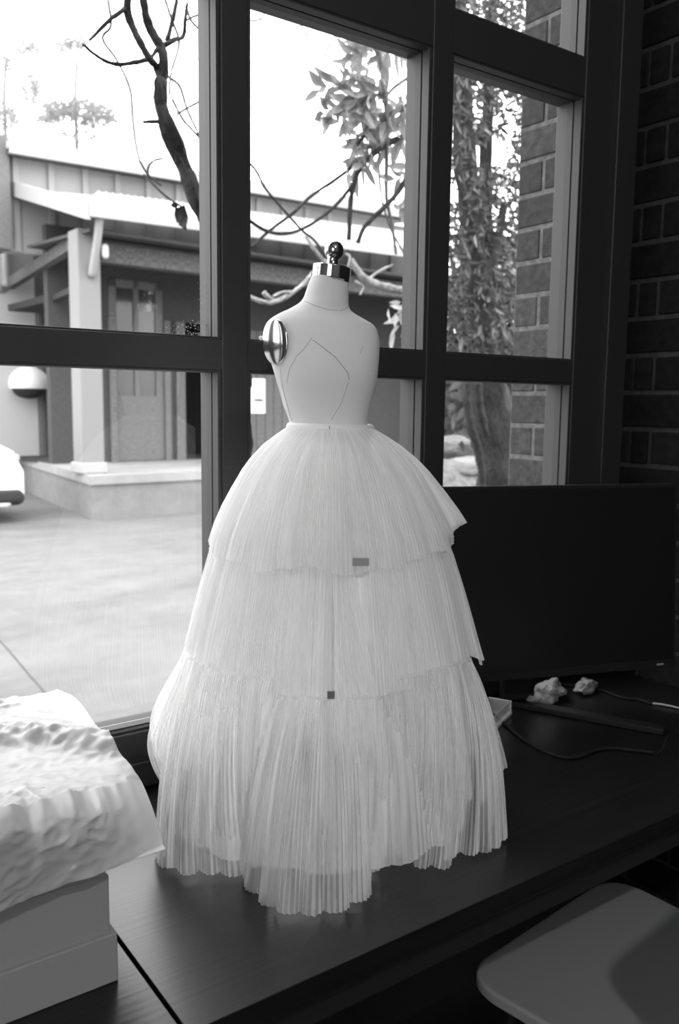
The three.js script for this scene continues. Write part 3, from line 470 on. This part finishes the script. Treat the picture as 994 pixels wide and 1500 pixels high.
// ---------------------------------------------------------------- the tiered tulle skirt
const skirt = thing('tulle_skirt', 'white three-tiered skirt of finely pleated tulle on the dress form', 'skirt', [AX.x, TABLE, AX.z]);
const pleatUv = (g, n) => { const a = g.attributes.uv; for (let i = 0; i < a.count; i++) a.setX(i, a.getX(i) * Math.max(1, Math.round(n / 32))); return g; };
const pol = (deg, r) => { const a = deg * Math.PI / 180; return [Math.sin(a) * r, Math.cos(a) * r]; };   // 0 faces the camera, +90 the right of the picture
const tri = (x) => { const f = x - Math.floor(x); return f < 0.5 ? f * 4 - 1 : 3 - f * 4; };
function prof(list, y) { let i = 0; while (i < list.length - 2 && y < list[i + 1][0]) i++; const [y0, r0] = list[i], [y1, r1] = list[i + 1], t = clamp((y - y0) / (y1 - y0), 0, 1); return lerp(r0, r1, t); }
// soft folds that lap over themselves: angle shift and depth from one phase
const lap = (deg, k, n) => { const ps = deg / 360 * n * Math.PI * 2 + 2.2 * nz(Math.cos(deg * Math.PI / 180) * 3 + k, Math.sin(deg * Math.PI / 180) * 3, k) * 2, st = 0.55 + 0.9 * Math.abs(nz(Math.cos(deg * Math.PI / 180) * 2.3 + k, Math.sin(deg * Math.PI / 180) * 2.3, k + 9)); return [Math.sin(ps) * st, Math.cos(ps) * st]; };
// ring tier between two angles; rad(deg, y) the radius, hem(deg) the lower edge
function tier(name, d0, d1, yTop, hem, rad, pleats, amp, rows = 44, mat = M.tulle, folds = 20, k = 0, depth = 1) {
  const per = 6, nu = pleats * per, at0 = typeof d0 === 'number' ? () => d0 : d0, at1 = typeof d1 === 'number' ? () => d1 : d1;
  const whole = at1(0) - at0(0) > 359;
  return mesh(name, pleatUv(sheet((u, v) => {
    const deg = lerp(at0(v), at1(v), u), y = lerp(yTop, hem(deg), v), ph = u * pleats, edge = whole ? 1 : Math.min(1, u * 14, (1 - u) * 14);
    const [ls, lc] = lap(deg, k, folds), g = sstep(v, 0, 0.35) * (0.35 + 0.65 * v) * depth;
    const r = rad(deg, y, v) + g * 0.0085 * lc + amp(v) * (0.7 * tri(ph) + 0.3 * tri(ph * 0.5 + 0.2)) * (1 + 0.5 * nz(ph * 0.21, v * 3));
    const [s, c] = pol(deg + edge * ls * (0.25 + 0.75 * g) * 360 / folds / 6.28 * 1.25, r); return loc(s, y - TABLE, c);
  }, nu, rows), pleats), mat, skirt);
}
{
  const rad1 = [[1.397, 0.066], [1.385, 0.084], [1.37, 0.104], [1.35, 0.123], [1.33, 0.138], [1.3, 0.156], [1.27, 0.172], [1.24, 0.185], [1.2, 0.197], [1.17, 0.2]];
  const rad2 = [[1.36, 0.095], [1.3, 0.14], [1.25, 0.168], [1.2, 0.186], [1.15, 0.2], [1.1, 0.213], [1.05, 0.225], [1.0, 0.238], [0.95, 0.25]];
  const bump = (deg, c, w) => { let d = ((deg - c + 540) % 360) - 180; return Math.exp(-((d / w) ** 2)); };
  const fold = (deg, s) => Math.cos(deg * Math.PI / 180 * 7 + s) * 0.6 + Math.cos(deg * Math.PI / 180 * 11 + 2.1 * s) * 0.5 + Math.cos(deg * Math.PI / 180 * 17 + s * 0.7) * 0.35;
  // top tier
  tier('top_tier', -180, 180, 1.396, (d) => 1.207 + 0.006 * fold(d, 1) + 0.035 * bump(d, 92, 13) + 0.012 * bump(d, 60, 30), (d, y, v) => prof(rad1, y) + v * (0.005 * fold(d, 0.6) + 0.028 * bump(d, 92, 11) - 0.012 * bump(d, -75, 30)), 300, (v) => 0.0006 + 0.0008 * v, 44, M.tulle, 24, 1.3, 0.75);
  tier('top_tier_underlayer', -180, 180, 1.385, (d) => 1.235 + 0.008 * fold(d, 3), (d, y, v) => prof(rad1, y) - 0.014 + v * 0.004 * fold(d, 2.2), 200, (v) => 0.0006 + 0.0006 * v, 30, M.under, 17, 4.1, 1);
  // middle tier: sheets that part at the front
  const mid = (name, d0, d1, s, out, k) => tier(name, d0, d1, 1.3, (d) => 1.036 + 0.026 * Math.min(1, Math.abs(d - 3) / 60) * (1 - bump(d, 98, 26)) + 0.004 * fold(d, s) - 0.02 * bump(d, 95, 14), (d, y, v) => prof(rad2, y) + out + v * (0.005 * fold(d, s) + 0.016 * bump(d, 93, 10)), Math.round(((typeof d1 === 'number' ? d1 : d1(1)) - (typeof d0 === 'number' ? d0 : d0(1))) / 360 * 300), (v) => 0.0007 + 0.0009 * v, 44, M.tulle, 22, k, 0.8);
  mid('middle_tier', -182, 1.6, 0.4, 0, 2.2); mid('middle_tier', (v) => 1.6 + 2.4 * sstep(v, 0.3, 1), (v) => lerp(7.5, 17.5, v), 0.4, 0.001, 2.2); mid('middle_tier', (v) => lerp(17.2, 16.4, v), 178, 1.9, 0.003, 5.7);
  tier('middle_tier_underlayer', 17, (v) => 369 + 7 * v, 1.28, (d) => 1.045, (d, y, v) => prof(rad2, y) - 0.018 + v * 0.006 * fold(d, 3.1), 220, (v) => 0.0007 + 0.0007 * v, 30, M.under, 18, 8.3);
  // lining cone down to the table
  const rad3 = [[1.36, 0.09], [1.2, 0.16], [1.05, 0.188], [0.9, 0.216], [0.79, 0.23]];
  tier('lining', -180, 180, 1.36, (d) => 0.795 + 0.006 * fold(d, 1.4), (d, y, v) => prof(rad3, y) + v * (0.006 * fold(d, 1.2) + 0.03 * bump(d, -85, 38)), 170, (v) => 0.0008 + 0.0008 * v, 40, M.lining, 21, 3.3, 1);

  // bottom flounces: top edge gathered on a ring, hem laid out on the desk
  const flounce = (tops, hems, pleats, lift = 0.007, belly = 0.014, shape) => {
    const T = new THREE.CatmullRomCurve3(tops.map(([deg, r, y]) => { const [s, c] = pol(deg, r); return V(...loc(s, y - TABLE, c)); }), false, 'centripetal');
    const Hc = new THREE.CatmullRomCurve3(hems.map((h) => (h.length === 2 ? onY(h[0], h[1], TABLE + lift).sub(V(AX.x, TABLE, AX.z)) : (() => { const [s, c] = pol(h[0], h[1]); return V(...loc(s, h[2] - TABLE, c)); })())), false, 'centripetal');
    const per = 6, nu = pleats * per, k = rnd() * 50, folds = Math.max(3, Math.round(pleats / 9)), TL = T.getLength(), HL = Hc.getLength();
    const ruffle = (u, w) => { const a = T.getPointAt(u), o = V(a.x, 0, a.z).normalize(), q = 0.0016 + 0.0022 * nz(u * 40 + k, 1.3); return [a.x + o.x * (q + 0.0012), a.y + lerp(0.0036, -0.002, w) * (1 + 0.8 * nz(u * 33, k)) + 0.0018 * nz(u * 26, k), a.z + o.z * (q + 0.0012)]; };
    if (belly > 0.0155 && !shape) mesh('gathered_edge', sheet((u, w) => ruffle(0.08 + 0.78 * u, w), 200, 4), M.edge, skirt);
    return mesh('flounce', pleatUv(sheet((u, v) => {
      const a = T.getPointAt(u), b = Hc.getPointAt(u), t = Hc.getTangentAt(u), out = V(-t.z, 0, t.x); const rad = V(a.x + b.x, 0, a.z + b.z).normalize(); if (out.dot(rad) < 0 && !shape) out.negate(); if (shape) out.copy(rad);
      const p = a.clone().lerp(b, v); const ph = u * pleats;
      const w = shape ? belly * Math.sin(Math.PI * v ** 1.5) : Math.sin(v * Math.PI) ** 0.8 * belly * (1 - 0.4 * v), big = 0.0045 * sstep(v, 0.02, 0.5) * (nz(u * 7 + k, v * 0.8) + 0.7 * nz(u * 17 + k, v * 0.8, 3));
      const e2 = Math.min(1, u * 10, (1 - u) * 10), ps = u * folds * 6.283 + 3 * nz(u * 5 + k, 1.5, k), st = (0.5 + Math.abs(nz(u * 9 + k, 3))) * (0.3 + 0.7 * sstep(v, 0, 0.25)) * (0.45 + 0.55 * v) * e2; p.addScaledVector(t, Math.sin(ps) * st * 1.25 / folds / 6.28 * lerp(TL, HL, v)); p.addScaledVector(out, Math.cos(ps) * st * 0.0105);
      const g = (0.001 + 0.0012 * v) * (0.75 * tri(ph) + 0.25 * tri(ph * 0.5 + 0.3)) * (1 + 0.5 * nz(ph * 0.2, v * 3, k)) + 0.004 * Math.exp(-v * 12) * nz(u * 26 + k, v * 5);
      p.addScaledVector(rad, w).addScaledVector(out, big + g);
      p.y += 0.003 * v * nz(u * 6 + k, 2); p.y = Math.max(p.y, 0.002);
      return p.toArray();
    }, nu, 44), pleats), M.flounce, skirt);
  };
  const hemP = (list) => list;
  flounce([[-66, 0.215, 1.055], [-58, 0.234, 1.064], [-46, 0.236, 1.068], [-32, 0.236, 1.066], [-22, 0.226, 1.062], [-14, 0.195, 1.05]], [[242, 1228], [233, 1246], [240, 1266], [265, 1277], [300, 1279], [335, 1280], [362, 1281], [370, 1255], [390, 1235]], 76, 0.007, 0.018);
  flounce([[-19, 0.2, 1.03], [-16, 0.232, 1.04], [-8, 0.242, 1.046], [2, 0.243, 1.046], [11, 0.242, 1.046], [18, 0.232, 1.04], [21, 0.2, 1.03]], [[376, 1262], [357, 1290], [378, 1308], [398, 1330], [430, 1337], [468, 1337], [500, 1333], [520, 1322], [538, 1312], [537, 1285], [552, 1273], [561, 1263], [560, 1235]], 96, 0.007, 0.022);
  flounce([[20, 0.2, 1.055], [27, 0.228, 1.064], [40, 0.236, 1.068], [54, 0.237, 1.066], [66, 0.232, 1.055], [82, 0.218, 1.04]], [[552, 1236], [574, 1240], [596, 1258], [612, 1268], [640, 1268], [656, 1264], [664, 1252], [688, 1251], [712, 1246], [728, 1237], [735, 1222], [722, 1196]], 100, 0.007, 0.016);
  flounce([[86, 0.222, 1.04], [98, 0.224, 1.04], [112, 0.22, 1.04], [128, 0.215, 1.03]], [[80, 0.25, 0.8], [90, 0.286, 0.826], [98, 0.3, 0.832], [112, 0.285, 0.82], [130, 0.27, 0.79]], 44);
  flounce([[-66, 0.216, 1.05], [-82, 0.226, 1.045], [-98, 0.23, 1.04], [-112, 0.226, 1.03], [-128, 0.22, 1.03]], [[-70, 0.226, 0.8], [-84, 0.25, 0.825], [-98, 0.262, 0.835], [-112, 0.262, 0.83], [-130, 0.255, 0.8]], 48, 0.007, 0.034, true);
  flounce([[124, 0.216, 1.03], [150, 0.212, 1.03], [180, 0.21, 1.03], [210, 0.212, 1.03], [236, 0.216, 1.03]], [[126, 0.268, 0.762], [150, 0.262, 0.76], [180, 0.258, 0.76], [210, 0.262, 0.76], [236, 0.268, 0.762]], 90, 0.007, 0.006, true);

  // waistband, its pin and the two little dark tabs
  const wb = []; for (let i = 0; i <= 64; i++) { const a = i / 64 * Math.PI * 2; wb.push(V(...loc(0.0005 + 0.064 * Math.cos(a), 1.3945 - TABLE - 0.001 * Math.cos(a), 0.0575 * Math.sin(a)))); }
  mesh('waistband', sheet((u, v) => { const q = wb[Math.round(u * 64) % 64], a = v * Math.PI * 2, o = V(q.x, 0, q.z).normalize(), k = 1 + 0.12 * nz(u * 9, v * 2); return [q.x + o.x * Math.cos(a) * 0.0048 * k, q.y + Math.sin(a) * 0.0085 * k, q.z + o.z * Math.cos(a) * 0.0048 * k]; }, 64, 16), M.band, skirt);
  const onSkirt = (px, py, c) => { const d = ray(px, py), t = AX.clone().addScaledVector(TOCAM, c).sub(EYE).dot(TOCAM) / d.dot(TOCAM); return EYE.clone().addScaledVector(d, t).sub(V(AX.x, TABLE, AX.z)); };
  mesh('band_pin', tube([onSkirt(482, 624, 0.066), onSkirt(482.6, 630, 0.067), onSkirt(483, 636, 0.066)], 0.0007, 6), M.darkTab, skirt);
  const tab = (px, py, c, w, h, m) => { const g = new RoundedBoxGeometry(w, h, 0.002, 2, 0.0008), q = onSkirt(px, py, c); g.applyMatrix4(new THREE.Matrix4().makeBasis(RIGHT, V(0, 1, 0), TOCAM)); g.translate(q.x, q.y, q.z); mesh('fabric_tab', g, m, skirt); };
  tab(484.5, 1018, 0.256, 0.010, 0.0105, M.darkTab); tab(528, 823, 0.19, 0.022, 0.011, M.paleTab);
}

// ---------------------------------------------------------------- monitor and what lies by it
{
  const dir = V(0.94, 0, 0.342).normalize(), nrm = V(-dir.z, 0, dir.x), turn = Math.atan2(-dir.z, dir.x);
  const m = thing('monitor', 'wide black computer monitor on a low stand, switched off, beside the brick wall', 'monitor', [1.425, TABLE, -1.262], turn);
  const tilt = new THREE.Matrix4().makeRotationX(-0.075).setPosition(0, 0.088, 0.012), w = 0.366, h = 0.425;
  const T = (g) => g.applyMatrix4(tilt);
  mesh('housing', T(bx(-w, w, 0, h, -0.018, 0.012, 0.004)), M.black, m);
  mesh('rear_bulge', T(bx(-0.22, 0.22, 0.06, 0.32, -0.046, -0.016, 0.02)), M.black, m);
  mesh('screen', T(bx(-w + 0.008, w - 0.008, 0.02, h - 0.008, 0.012, 0.0128)), M.screen, m);
  mesh('bezel', T(bx(-w, w, 0.0, 0.018, 0.0122, 0.0145, 0.001)), M.black, m);
  mesh('badge', T(bx(w - 0.052, w - 0.034, 0.007, 0.0105, 0.0145, 0.0152)), M.plate, m);
  mesh('neck', [bx(-0.035, 0.035, 0.012, 0.15, -0.07, -0.045, 0.006)], M.black, m);
  mesh('neck_joint', bx(-0.04, 0.04, 0.13, 0.22, -0.065, -0.03, 0.006), M.black, m);
  const leg = (a, len) => { const g = bx(-0.016, 0.016, 0, 0.014, -0.03, len, 0.004); g.rotateY(a); g.translate(-0.005, 0, -0.05); return g; };
  mesh('foot', leg(0.78, 0.33), M.black, m); mesh('foot', leg(-1.85, 0.16), M.black, m);
}
{
  const lay = (list, y) => list.map(([a, b, h]) => onY(a, b, y + (h || 0)));
  const c1 = mesh('cable', tube(lay([[690, 1010, 0.03], [705, 1031, 0.012], [724, 1048], [745, 1066], [768, 1084], [795, 1099], [818, 1108], [834, 1110], [852, 1107], [872, 1099], [892, 1096], [925, 1099], [958, 1103]], TABLE + 0.004), 0.0034, 8, 90), M.cable, null);
  tag(c1, 'black cable curving over the desk in front of the monitor foot', 'cable');
  const c2 = thing('cable', 'thin cable running out to the right from behind the monitor, its far end pale', 'cable');
  mesh('dark_length', tube(lay([[800, 1002], [835, 1004], [868, 1008], [892, 1015], [910, 1022], [935, 1025], [950, 1030]], TABLE + 0.004), 0.003, 8, 50), M.cable, c2);
  mesh('pale_length', tube(lay([[953, 1030], [970, 1032], [985, 1035], [1010, 1041], [1050, 1050]], TABLE + 0.004), 0.0022, 8, 30), M.cableLight, c2);
  mesh('joint', tube(lay([[948, 1029.6], [955, 1030.5]], TABLE + 0.0045), 0.0042, 8, 6), M.cable, c2);
  const c3 = mesh('cable', tube(lay([[962, 1104, 0.001], [970, 1098, 0.006], [974, 1086, 0.014], [979, 1078, 0.016], [1000, 1074, 0.01], [1040, 1072]], TABLE + 0.004), 0.002, 8, 40), M.cable, null);
  tag(c3, 'thin dark cord looping up at the right edge of the desk', 'cable');
  // crumpled pale things behind the stand
  const lump = (name, label, px, py, sx, sy, sz, k, m) => {
    const g = new THREE.IcosahedronGeometry(1, 5), p = g.attributes.position;
    for (let i = 0; i < p.count; i++) { const v = V(p.getX(i), p.getY(i), p.getZ(i)), q = 0.95 + 0.5 * nz(v.x * 1.3 + k, v.y * 1.3, v.z * 1.3) + 0.16 * nz(v.x * 3, v.y * 3 + k, v.z * 3) + 0.1 * nz(v.x * 8, v.y * 8 + k, v.z * 8); p.setXYZ(i, v.x * q * sx, Math.max(0, v.y * q * sy + sy * 0.75), v.z * q * sz); }
    g.computeVertexNormals(); const o = mesh(name, g, m, null); const q = onY(px, py, TABLE); o.position.set(q.x, TABLE, q.z); o.rotation.y = 0.4; tag(o, label, 'bag');
  };
  lump('crumpled_bag', 'larger crumpled pale bag behind the monitor stand', 805, 1024, 0.055, 0.024, 0.03, 3, M.paper);
  lump('crumpled_bag', 'smaller crumpled pale bag right of the larger one under the monitor', 858, 1012, 0.045, 0.016, 0.025, 9, M.paper);
  lump('white_wad', 'small white wad tucked against the monitor stand', 779, 1034, 0.014, 0.014, 0.014, 5, M.paper);
  // clear tray: floor, walls and a pale rim
  const a = onY(716, 1077, TABLE), b = onY(746, 1046, TABLE), d = b.clone().sub(a).normalize();
  const tr = thing('plastic_tray', 'clear plastic tray with a pale rim between the skirt and the monitor stand', 'tray', [b.x, TABLE, b.z], Math.atan2(-d.z, d.x));
  const L = 0.14, D = 0.05, hh = 0.03;
  mesh('tray_floor', bx(-L, 0, 0, 0.002, -D, 0), M.clearPlastic, tr);
  for (const q of [[-L, 0, -0.002, 0], [-L, 0, -D, -D + 0.002], [-0.002, 0, -D, 0], [-L, -L + 0.002, -D, 0]]) mesh('tray_wall', bx(q[0], q[1], 0.002, hh, q[2], q[3]), M.clearPlastic, tr);
  mesh('rim', [bx(-L, 0.002, 0, 0.007, 0, 0.005, 0.001), bx(0, 0.003, 0, hh, -0.004, 0.003, 0.001), bx(0, 0.003, hh - 0.002, hh, -D, 0, 0.0005)], M.clearRim, tr);
}

// ---------------------------------------------------------------- white box and the plastic bag on it
{
  const b = thing('box', 'white cardboard box under the plastic bag on the left desk', 'box', [0, TABLE, -1.12]);
  mesh('tray', bx(-0.38, 0.3395, 0, 0.061, -0.2, 0.2065, 0.002), M.card, b);
  mesh('lid', bx(-0.374, 0.333, 0.058, 0.132, -0.194, 0.2, 0.002), M.card, b);
  const bag = thing('plastic_bag', 'crumpled translucent plastic bag lying over the white box', 'bag', [0.1, TABLE + 0.132, -1.12]), o = bag.position;
  const Rr = new THREE.CatmullRomCurve3([onY(84, 1012, 0.955), onY(108, 1022, 0.953), onY(138, 1058, 0.95), onY(168, 1098, 0.945), onY(190, 1122, 0.938), onY(207, 1146, 0.928)], false, 'centripetal');
  const rE = onY(207, 1146, 0.928), r0p = onZ(0, 1190, -0.945), rL = r0p.clone().addScaledVector(r0p.clone().sub(rE), (r0p.x + 0.36) / (rE.x - r0p.x));
  const Ll = new THREE.CatmullRomCurve3([V(-0.36, 0.955, -1.33), V(-0.36, 0.97, -1.22), V(-0.36, 0.972, -1.1), rL]);
  const hemR = onZ(240, 1241, -0.905), hemL = onZ(0, 1332, -0.885); const hd = hemL.clone().sub(hemR);
  const crumple = (x, z, k) => { const a = 1 - Math.abs(nz(x * 7 + k, z * 7)) * 2, b2 = 1 - Math.abs(nz(x * 20, z * 15 + k)) * 2, c = 1 - Math.abs(nz(x * 52 + k, z * 60)) * 2, q = sstep(nz(x * 6 + 3 * k, z * 6 + k), -0.25, 0.35); const d = 1 - Math.abs(nz(x * 31 + z * 20 + k, z * 26 - x * 14)) * 2; return 0.006 * a + (0.25 + 0.75 * q) * (0.005 * b2 + 0.004 * c + 0.006 * d); };
  const top = (u, v) => {
    const e = Math.min(1, (1 - u) * 8) * 0.6 + 0.4;
    const lift = (p) => (crumple(p.x, p.z, 2) - 0.004) * e + 0.013 * Math.exp(-(((p.z + 1.235 - 0.75 * (p.x - 0.3)) / 0.03) ** 2)) * (1 + 0.8 * nz(p.x * 45, p.z * 45)) * sstep(v, 0, 0.12);
    if (v < 0.55) { const t = v / 0.55, p = Ll.getPoint(t).lerp(Rr.getPoint(t), u); p.y += lift(p); return p; }
    const t = (v - 0.55) / 0.45, a = Ll.getPoint(1).lerp(Rr.getPoint(1), u), q = hemR.clone().addScaledVector(hd, (1 - u) * (hemR.x + 0.36) / (hemR.x - hemL.x));
    const p = a.clone().lerp(q, t), b = Math.sin(t * Math.PI);
    p.y += (1 - t) * lift(a) + 0.012 * b * e; p.z += e * (0.012 * b + 1.3 * (crumple(p.x, p.y * 1.6, 5) - 0.005) * Math.min(1, t * 3)); p.z = Math.max(p.z, lerp(-1.2, -0.9, t)); return p;
  };
  mesh('upper_film', sheet((u, v) => top(u, v).sub(o).toArray(), 220, 200), M.bag, bag);
  mesh('lower_film', sheet((u, v) => { const p = top(u, v * 0.55); p.y = Math.max(0.886, p.y - 0.03 - 0.012 * Math.sin(u * 9)); p.z += 0.004; return p.sub(o).toArray(); }, 90, 60), M.bagLower, bag);
}

// ---------------------------------------------------------------- chair pushed under the desk
{
  const c = thing('chair', 'pale grey plastic chair pushed in under the desk at the lower right', 'chair', [1.255, 0, -0.79], 0.11);
  const s = new THREE.Shape(), hw = 0.235, hd = 0.23, r = 0.07; s.moveTo(-hw + r, -hd); s.lineTo(hw - r, -hd); s.quadraticCurveTo(hw, -hd, hw, -hd + r); s.lineTo(hw - 0.02, hd - r); s.quadraticCurveTo(hw - 0.02, hd, hw - 0.02 - r, hd); s.lineTo(-hw + 0.02 + r, hd); s.quadraticCurveTo(-hw + 0.02, hd, -hw + 0.02, hd - r); s.lineTo(-hw, -hd + r); s.quadraticCurveTo(-hw, -hd, -hw + r, -hd);
  const g = new THREE.ExtrudeGeometry(s, { depth: 0.012, bevelEnabled: true, bevelSize: 0.008, bevelThickness: 0.006, bevelSegments: 4, curveSegments: 16 }); g.rotateX(Math.PI / 2); g.translate(0, 0.444, 0);
  mesh('seat', g, M.seat, c);
  const bk = new THREE.ExtrudeGeometry((() => { const q = new THREE.Shape(), w2 = 0.25, h2 = 0.14, k = 0.05; q.moveTo(-w2 + k, -h2); q.lineTo(w2 - k, -h2); q.quadraticCurveTo(w2, -h2, w2, -h2 + k); q.lineTo(w2, h2 - k); q.quadraticCurveTo(w2, h2, w2 - k, h2); q.lineTo(-w2 + k, h2); q.quadraticCurveTo(-w2, h2, -w2, h2 - k); q.lineTo(-w2, -h2 + k); q.quadraticCurveTo(-w2, -h2, -w2 + k, -h2); return q; })(), { depth: 0.012, bevelEnabled: true, bevelSize: 0.006, bevelThickness: 0.005, bevelSegments: 3 });
  bk.rotateX(-0.14); bk.translate(0, 0.745, 0.26); mesh('backrest', bk, M.seat, c);
  for (const a of [-1, 1]) {
    mesh('back_post', tube([V(a * 0.16, 0.43, 0.19), V(a * 0.17, 0.5, 0.235), V(a * 0.17, 0.72, 0.258)], 0.009, 10), M.chairLeg, c);
    for (const b of [-1, 1]) mesh('leg', tube([V(a * 0.17, 0.43, b * 0.17), V(a * 0.21, 0.001, b * 0.21)], 0.011, 10), M.chairLeg, c);
  }
}
// ---------------------------------------------------------------- ceiling lamp behind the camera
{
  const l = thing('ceiling_lamp', 'small round ceiling lamp', 'lamp', LAMP_AT);
  mesh('globe', new THREE.SphereGeometry(0.045, 24, 16), M.lampGlow, l); mesh('stem', new THREE.CylinderGeometry(0.008, 0.008, 0.76, 12).translate(0, 0.42, 0), M.black, l);
  const p = new THREE.PointLight(0xffffff, LAMP_POWER, 0, 2); p.castShadow = true; p.shadow.radius = 2.2; p.name = 'lamp_light'; l.add(p);
}
renderer.render(scene, camera);
